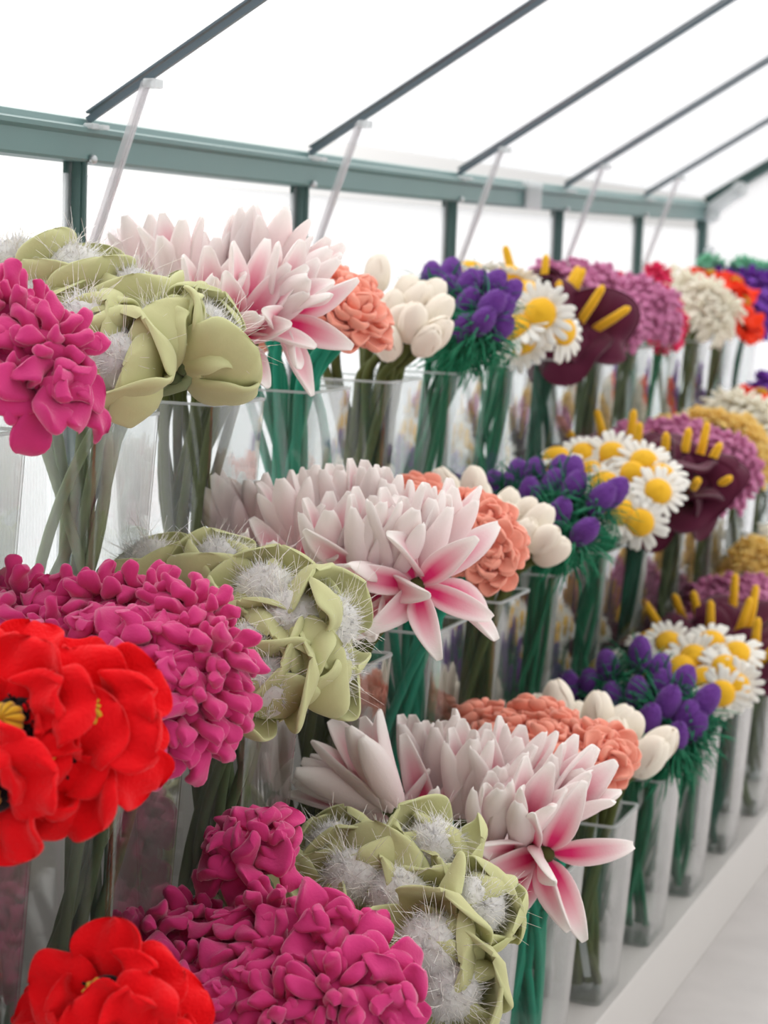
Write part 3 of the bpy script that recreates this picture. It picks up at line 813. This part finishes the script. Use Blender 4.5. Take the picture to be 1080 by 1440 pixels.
bouquet(2, 0, 'tulip', [(735, 755, -3, 30, 10), (765, 760, -3, 50, 15), (710, 735, 1), (735, 725, 3), (755, 735, 1), (720, 775, -5, 20, 30), (690, 725, 4), (775, 775, -2, 60, 10), (712, 715, 6)], fill=10, scale=.86)
bouquet(2, 1, 'thistle', [(672, 690, 9), (700, 690, 7), (720, 690, 6), (745, 700, -1), (752, 672, 7), (785, 668, 7), (805, 690, 0), (785, 725, -5), (820, 750, -6), (842, 705, -1), (858, 698, 2), (775, 690, 3), (650, 695, 9, -30, 0), (730, 675, 8), (800, 672, 6)], fill=0, scale=.93)
bouquet(2, 2, 'daisy', [(872, 720, -5, 20, 60), (925, 692, -2, 40, 45), (850, 680, -1, 5, 40), (890, 665, 1, -4, 40), (820, 640, 5, 12, 49), (860, 640, 5, 12, 49), (785, 655, 5, 12, 47), (750, 662, 6, -20, 10), (905, 650, 3, 12, 42), (900, 735, -5, 60, 75, 1), (830, 665, 2, -4, 40), (928, 670, 2, 12, 45)], fill=3, scale=.86)
bouquet(2, 3, 'calla', [(810, 625, 5, -30, 0), (850, 622, 3, -10, 5), (885, 625, 0, 0, 5), (935, 655, -4, 5, 15), (960, 650, -3, 8, 5), (985, 640, -1, 15, 5), (990, 665, -2, 25, 20), (925, 700, -7, 30, 60), (970, 690, -6, 40, 60), (1000, 690, -3, 60, 30), (895, 640, -3)], fill=2, scale=1.28)
bouquet(2, 4, 'mauve', [(930, 610, 4), (965, 610, 3), (1000, 625, 0), (1035, 635, -1), (1020, 660, -3), (985, 620, 0), (1050, 655, -1), (1000, 690, -5), (1035, 680, -3), (960, 640, -4)], fill=3)
bouquet(2, 5, 'jonquil', [(980, 588, 3), (1010, 590, 2), (1035, 600, 0), (1060, 615, -1), (1070, 640, -2), (1065, 660, -3), (1050, 600, 2)], fill=4)
bouquet(2, 6, 'mum', [(1020, 570, 2), (1045, 570, 0), (1068, 578, -1), (1085, 600, -2)], fill=4)
bouquet(2, 7, 'orangepoppy', [(1070, 555, 0), (1090, 570, 0)], fill=4)
bouquet(2, 8, 'violet', [(1082, 540, 0), (1100, 560, 0)], fill=4)
# bottom tier
bouquet(3, -5, 'poppy', [(140, 1400, -3, 0, 62), (110, 1385, 3, -15, 15), (200, 1440, 0, 45, 35), (75, 1460, -3, -20, 50), (180, 1480, -6, 30, 60)], fill=8, scale=.85)
bouquet(3, -4, 'peony', [(335, 1195, 8, -35, 30, 3, 1.0), (372, 1180, 9, 25, 15, 4, .9), (205, 1320, 2), (265, 1310, 6), (330, 1320, 3), (260, 1380, -2), (345, 1390, -3), (410, 1350, 0), (462, 1315, 1, 20, 35, 4, 1.05), (520, 1380, -1, 60, 45, 3), (470, 1400, -4, 40, 60), (400, 1420, -5), (300, 1430, -6), (545, 1410, -2, 75, 40), (385, 1290, 5)], fill=8)
bouquet(3, -3, 'green', [(475, 1205, 3, -15, 20), (500, 1240, -1, -8, 45), (610, 1200, 4, 10, 35), (560, 1270, -1, 10, 30), (610, 1330, -6, 15, 75), (665, 1275, -1, 60, 45), (635, 1385, -6, 50, 85), (545, 1215, 3)], fill=8)
bouquet(3, -2, 'lily', [(528, 1085, -9, -27, 15, 1, 1.15), (490, 1110, -8, -70, 15, 0, 1.05), (590, 1080, 5, -8, 0, 0), (620, 1075, 4, 0, 5, 4), (650, 1100, 0, 0, 10, 0), (585, 1130, -3, -10, 30, 2), (690, 1110, 0, 10, 10, 1), (720, 1090, 5, 10, 0, 0), (690, 1150, -5, 10, 30, 4), (740, 1150, -5, 22, 25, 1), (780, 1110, 3, 30, 5, 1), (800, 1130, 0, 45, 10, 1), (770, 1210, -5, 70, 70, 3), (730, 1215, -6, 20, 100, 2), (660, 1090, 6, 4, 0, 1)], fill=7)
bouquet(3, -1, 'coral', [(675, 1015, 6), (720, 1030, 3), (765, 1045, -1), (790, 1030, 4), (845, 1075, -1, 60, 40), (800, 1090, -5), (830, 1045, 2), (740, 1015, 7), (690, 1045, 0), (860, 1060, 2, 60, 20), (780, 1075, -3), (770, 1015, 7)], fill=8)
bouquet(3, 0, 'tulip', [(841, 1008, 3, 0, 0), (860, 1040, 0, 20, 10), (910, 1065, -2, 40, 10), (925, 1050, 1, 40, 0), (785, 1005, 5, -10, 0), (765, 1010, 3, -15, 0), (850, 1055, -4, 30, 20), (880, 1030, 3, 25, 0), (815, 1020, 6)], fill=8)
bouquet(3, 1, 'thistle', [(802, 972, 5, -15, 0), (832, 972, 5, -10, 0), (895, 980, 0), (900, 925, 6, 0, 0), (912, 1015, -5), (950, 1040, -5, 20, 25), (975, 1025, -2, 30, 15), (990, 990, 0, 30, 0), (937, 992, -3), (957, 965, 4), (862, 990, 1, -5, 0), (927, 972, 3), (856, 945, 6), (925, 950, 7), (960, 1010, -2)], fill=0, scale=.93)
bouquet(3, 2, 'daisy', [(940, 905, 3, 12, 42), (975, 925, 0, -4, 45), (1020, 940, -2, 25, 45), (1035, 965, -3, 45, 60), (990, 955, -3, -4, 41), (1000, 905, 5, 12, 42), (1035, 920, 2, -4, 40), (845, 940, 8, -40, 20, 0), (960, 940, -2, 12, 43), (1015, 975, -5, 40, 80, 1), (915, 900, 6, -20, 10)], fill=3, scale=.86)
bouquet(3, 3, 'calla', [(965, 880, 4, -20, 5), (985, 880, 2, -10, 5), (1030, 855, 4, 2, 0), (1055, 870, 1, 8, 0), (1060, 915, -4, 5, 20), (1000, 890, -3), (1075, 925, -5), (1040, 885, -2)], fill=3, scale=1.28)
bouquet(3, 4, 'mauve', [(990, 835, 5), (1030, 830, 3), (1065, 830, 1), (1010, 850, 0), (1050, 850, -3), (1085, 860, -4)], fill=4)
bouquet(3, 5, 'jonquil', [(1030, 800, 3), (1055, 790, 1), (1075, 800, 0), (1045, 780, 4), (1085, 780, 2), (1060, 770, 5)], fill=4)
bouquet(3, 6, 'mum', [(1085, 760, 0), (1100, 770, 0)], fill=4)

q = at_y(823, 1350, Y0 + .035)
mb = MB(); box(mb, (-.0045, -.0006, 0), (.0045, .0006, .046))
o = link('paper_tag', mb.mesh('paper_tag', M['tagpaper'], smooth=False)); o.location = q + Vector((.004, 0, -.022)); o.rotation_euler = (0, radians(-11), 0)
o['label'] = 'pale paper tag strip on a stem inside the white tulip vase on the bottom tier'; o['category'] = 'tag'
# ------------------------------------------------------------------ camera, sky
cam = bpy.data.cameras.new('camera'); co = bpy.data.objects.new('camera', cam); COL.objects.link(co)
cam.sensor_fit = 'VERTICAL'; cam.sensor_height = 36; cam.sensor_width = 27
cam.lens = FPX / 1440 * 36
cam.clip_start = .05; cam.clip_end = 300
co.matrix_world = Matrix(((rt.x, upv.x, -fw.x, CAM.x), (rt.y, upv.y, -fw.y, CAM.y), (rt.z, upv.z, -fw.z, CAM.z), (0, 0, 0, 1)))
cam.dof.use_dof = True; cam.dof.focus_distance = 1.95; cam.dof.aperture_fstop = 7.5
SC.camera = co

w = bpy.data.worlds.new('overcast'); SC.world = w; w.use_nodes = True
nt = w.node_tree; nt.nodes.clear()
out = nt.nodes.new('ShaderNodeOutputWorld'); bg = nt.nodes.new('ShaderNodeBackground')
tc = nt.nodes.new('ShaderNodeTexCoord')
def mth(op, a, b=None):
    n = nt.nodes.new('ShaderNodeMath'); n.operation = op
    for i, v in enumerate((a, b)):
        if v is None: continue
        if isinstance(v, (int, float)): n.inputs[i].default_value = v
        else: nt.links.new(v, n.inputs[i])
    return n.outputs[0]
def ramp(v, a, b, lo, hi):
    n = nt.nodes.new('ShaderNodeMapRange'); n.interpolation_type = 'SMOOTHSTEP'
    n.inputs[1].default_value = a; n.inputs[2].default_value = b; n.inputs[3].default_value = lo; n.inputs[4].default_value = hi
    nt.links.new(v, n.inputs[0]); return n.outputs[0]
dt = nt.nodes.new('ShaderNodeVectorMath'); dt.operation = 'DOT_PRODUCT'
dt.inputs[1].default_value = Vector((-.60, .05, .80)).normalized()
nt.links.new(tc.outputs['Generated'], dt.inputs[0])
sx = nt.nodes.new('ShaderNodeSeparateXYZ'); nt.links.new(tc.outputs['Generated'], sx.inputs[0])
# brightest to the left of the house, dull behind the camera
nt.links.new(mth('ADD', mth('MULTIPLY', ramp(dt.outputs['Value'], .18, .95, SKY_LO, SKY_HI), ramp(sx.outputs['Y'], -.6, .45, .36, 1.0)), ramp(sx.outputs['X'], .25, .95, 0, .75)), bg.inputs['Strength'])
bg.inputs['Color'].default_value = (1, .982, .96, 1)
nt.links.new(bg.outputs[0], out.inputs[0])

vs = SC.view_settings
vs.view_transform = 'Standard'; vs.look = 'None'; vs.gamma = 1; vs.use_curve_mapping = False; vs.exposure = EXPO
cy = SC.cycles
cy.max_bounces = 10; cy.diffuse_bounces = 5; cy.glossy_bounces = 4; cy.transmission_bounces = 8; cy.transparent_max_bounces = 40
cy.caustics_reflective = False; cy.caustics_refractive = False
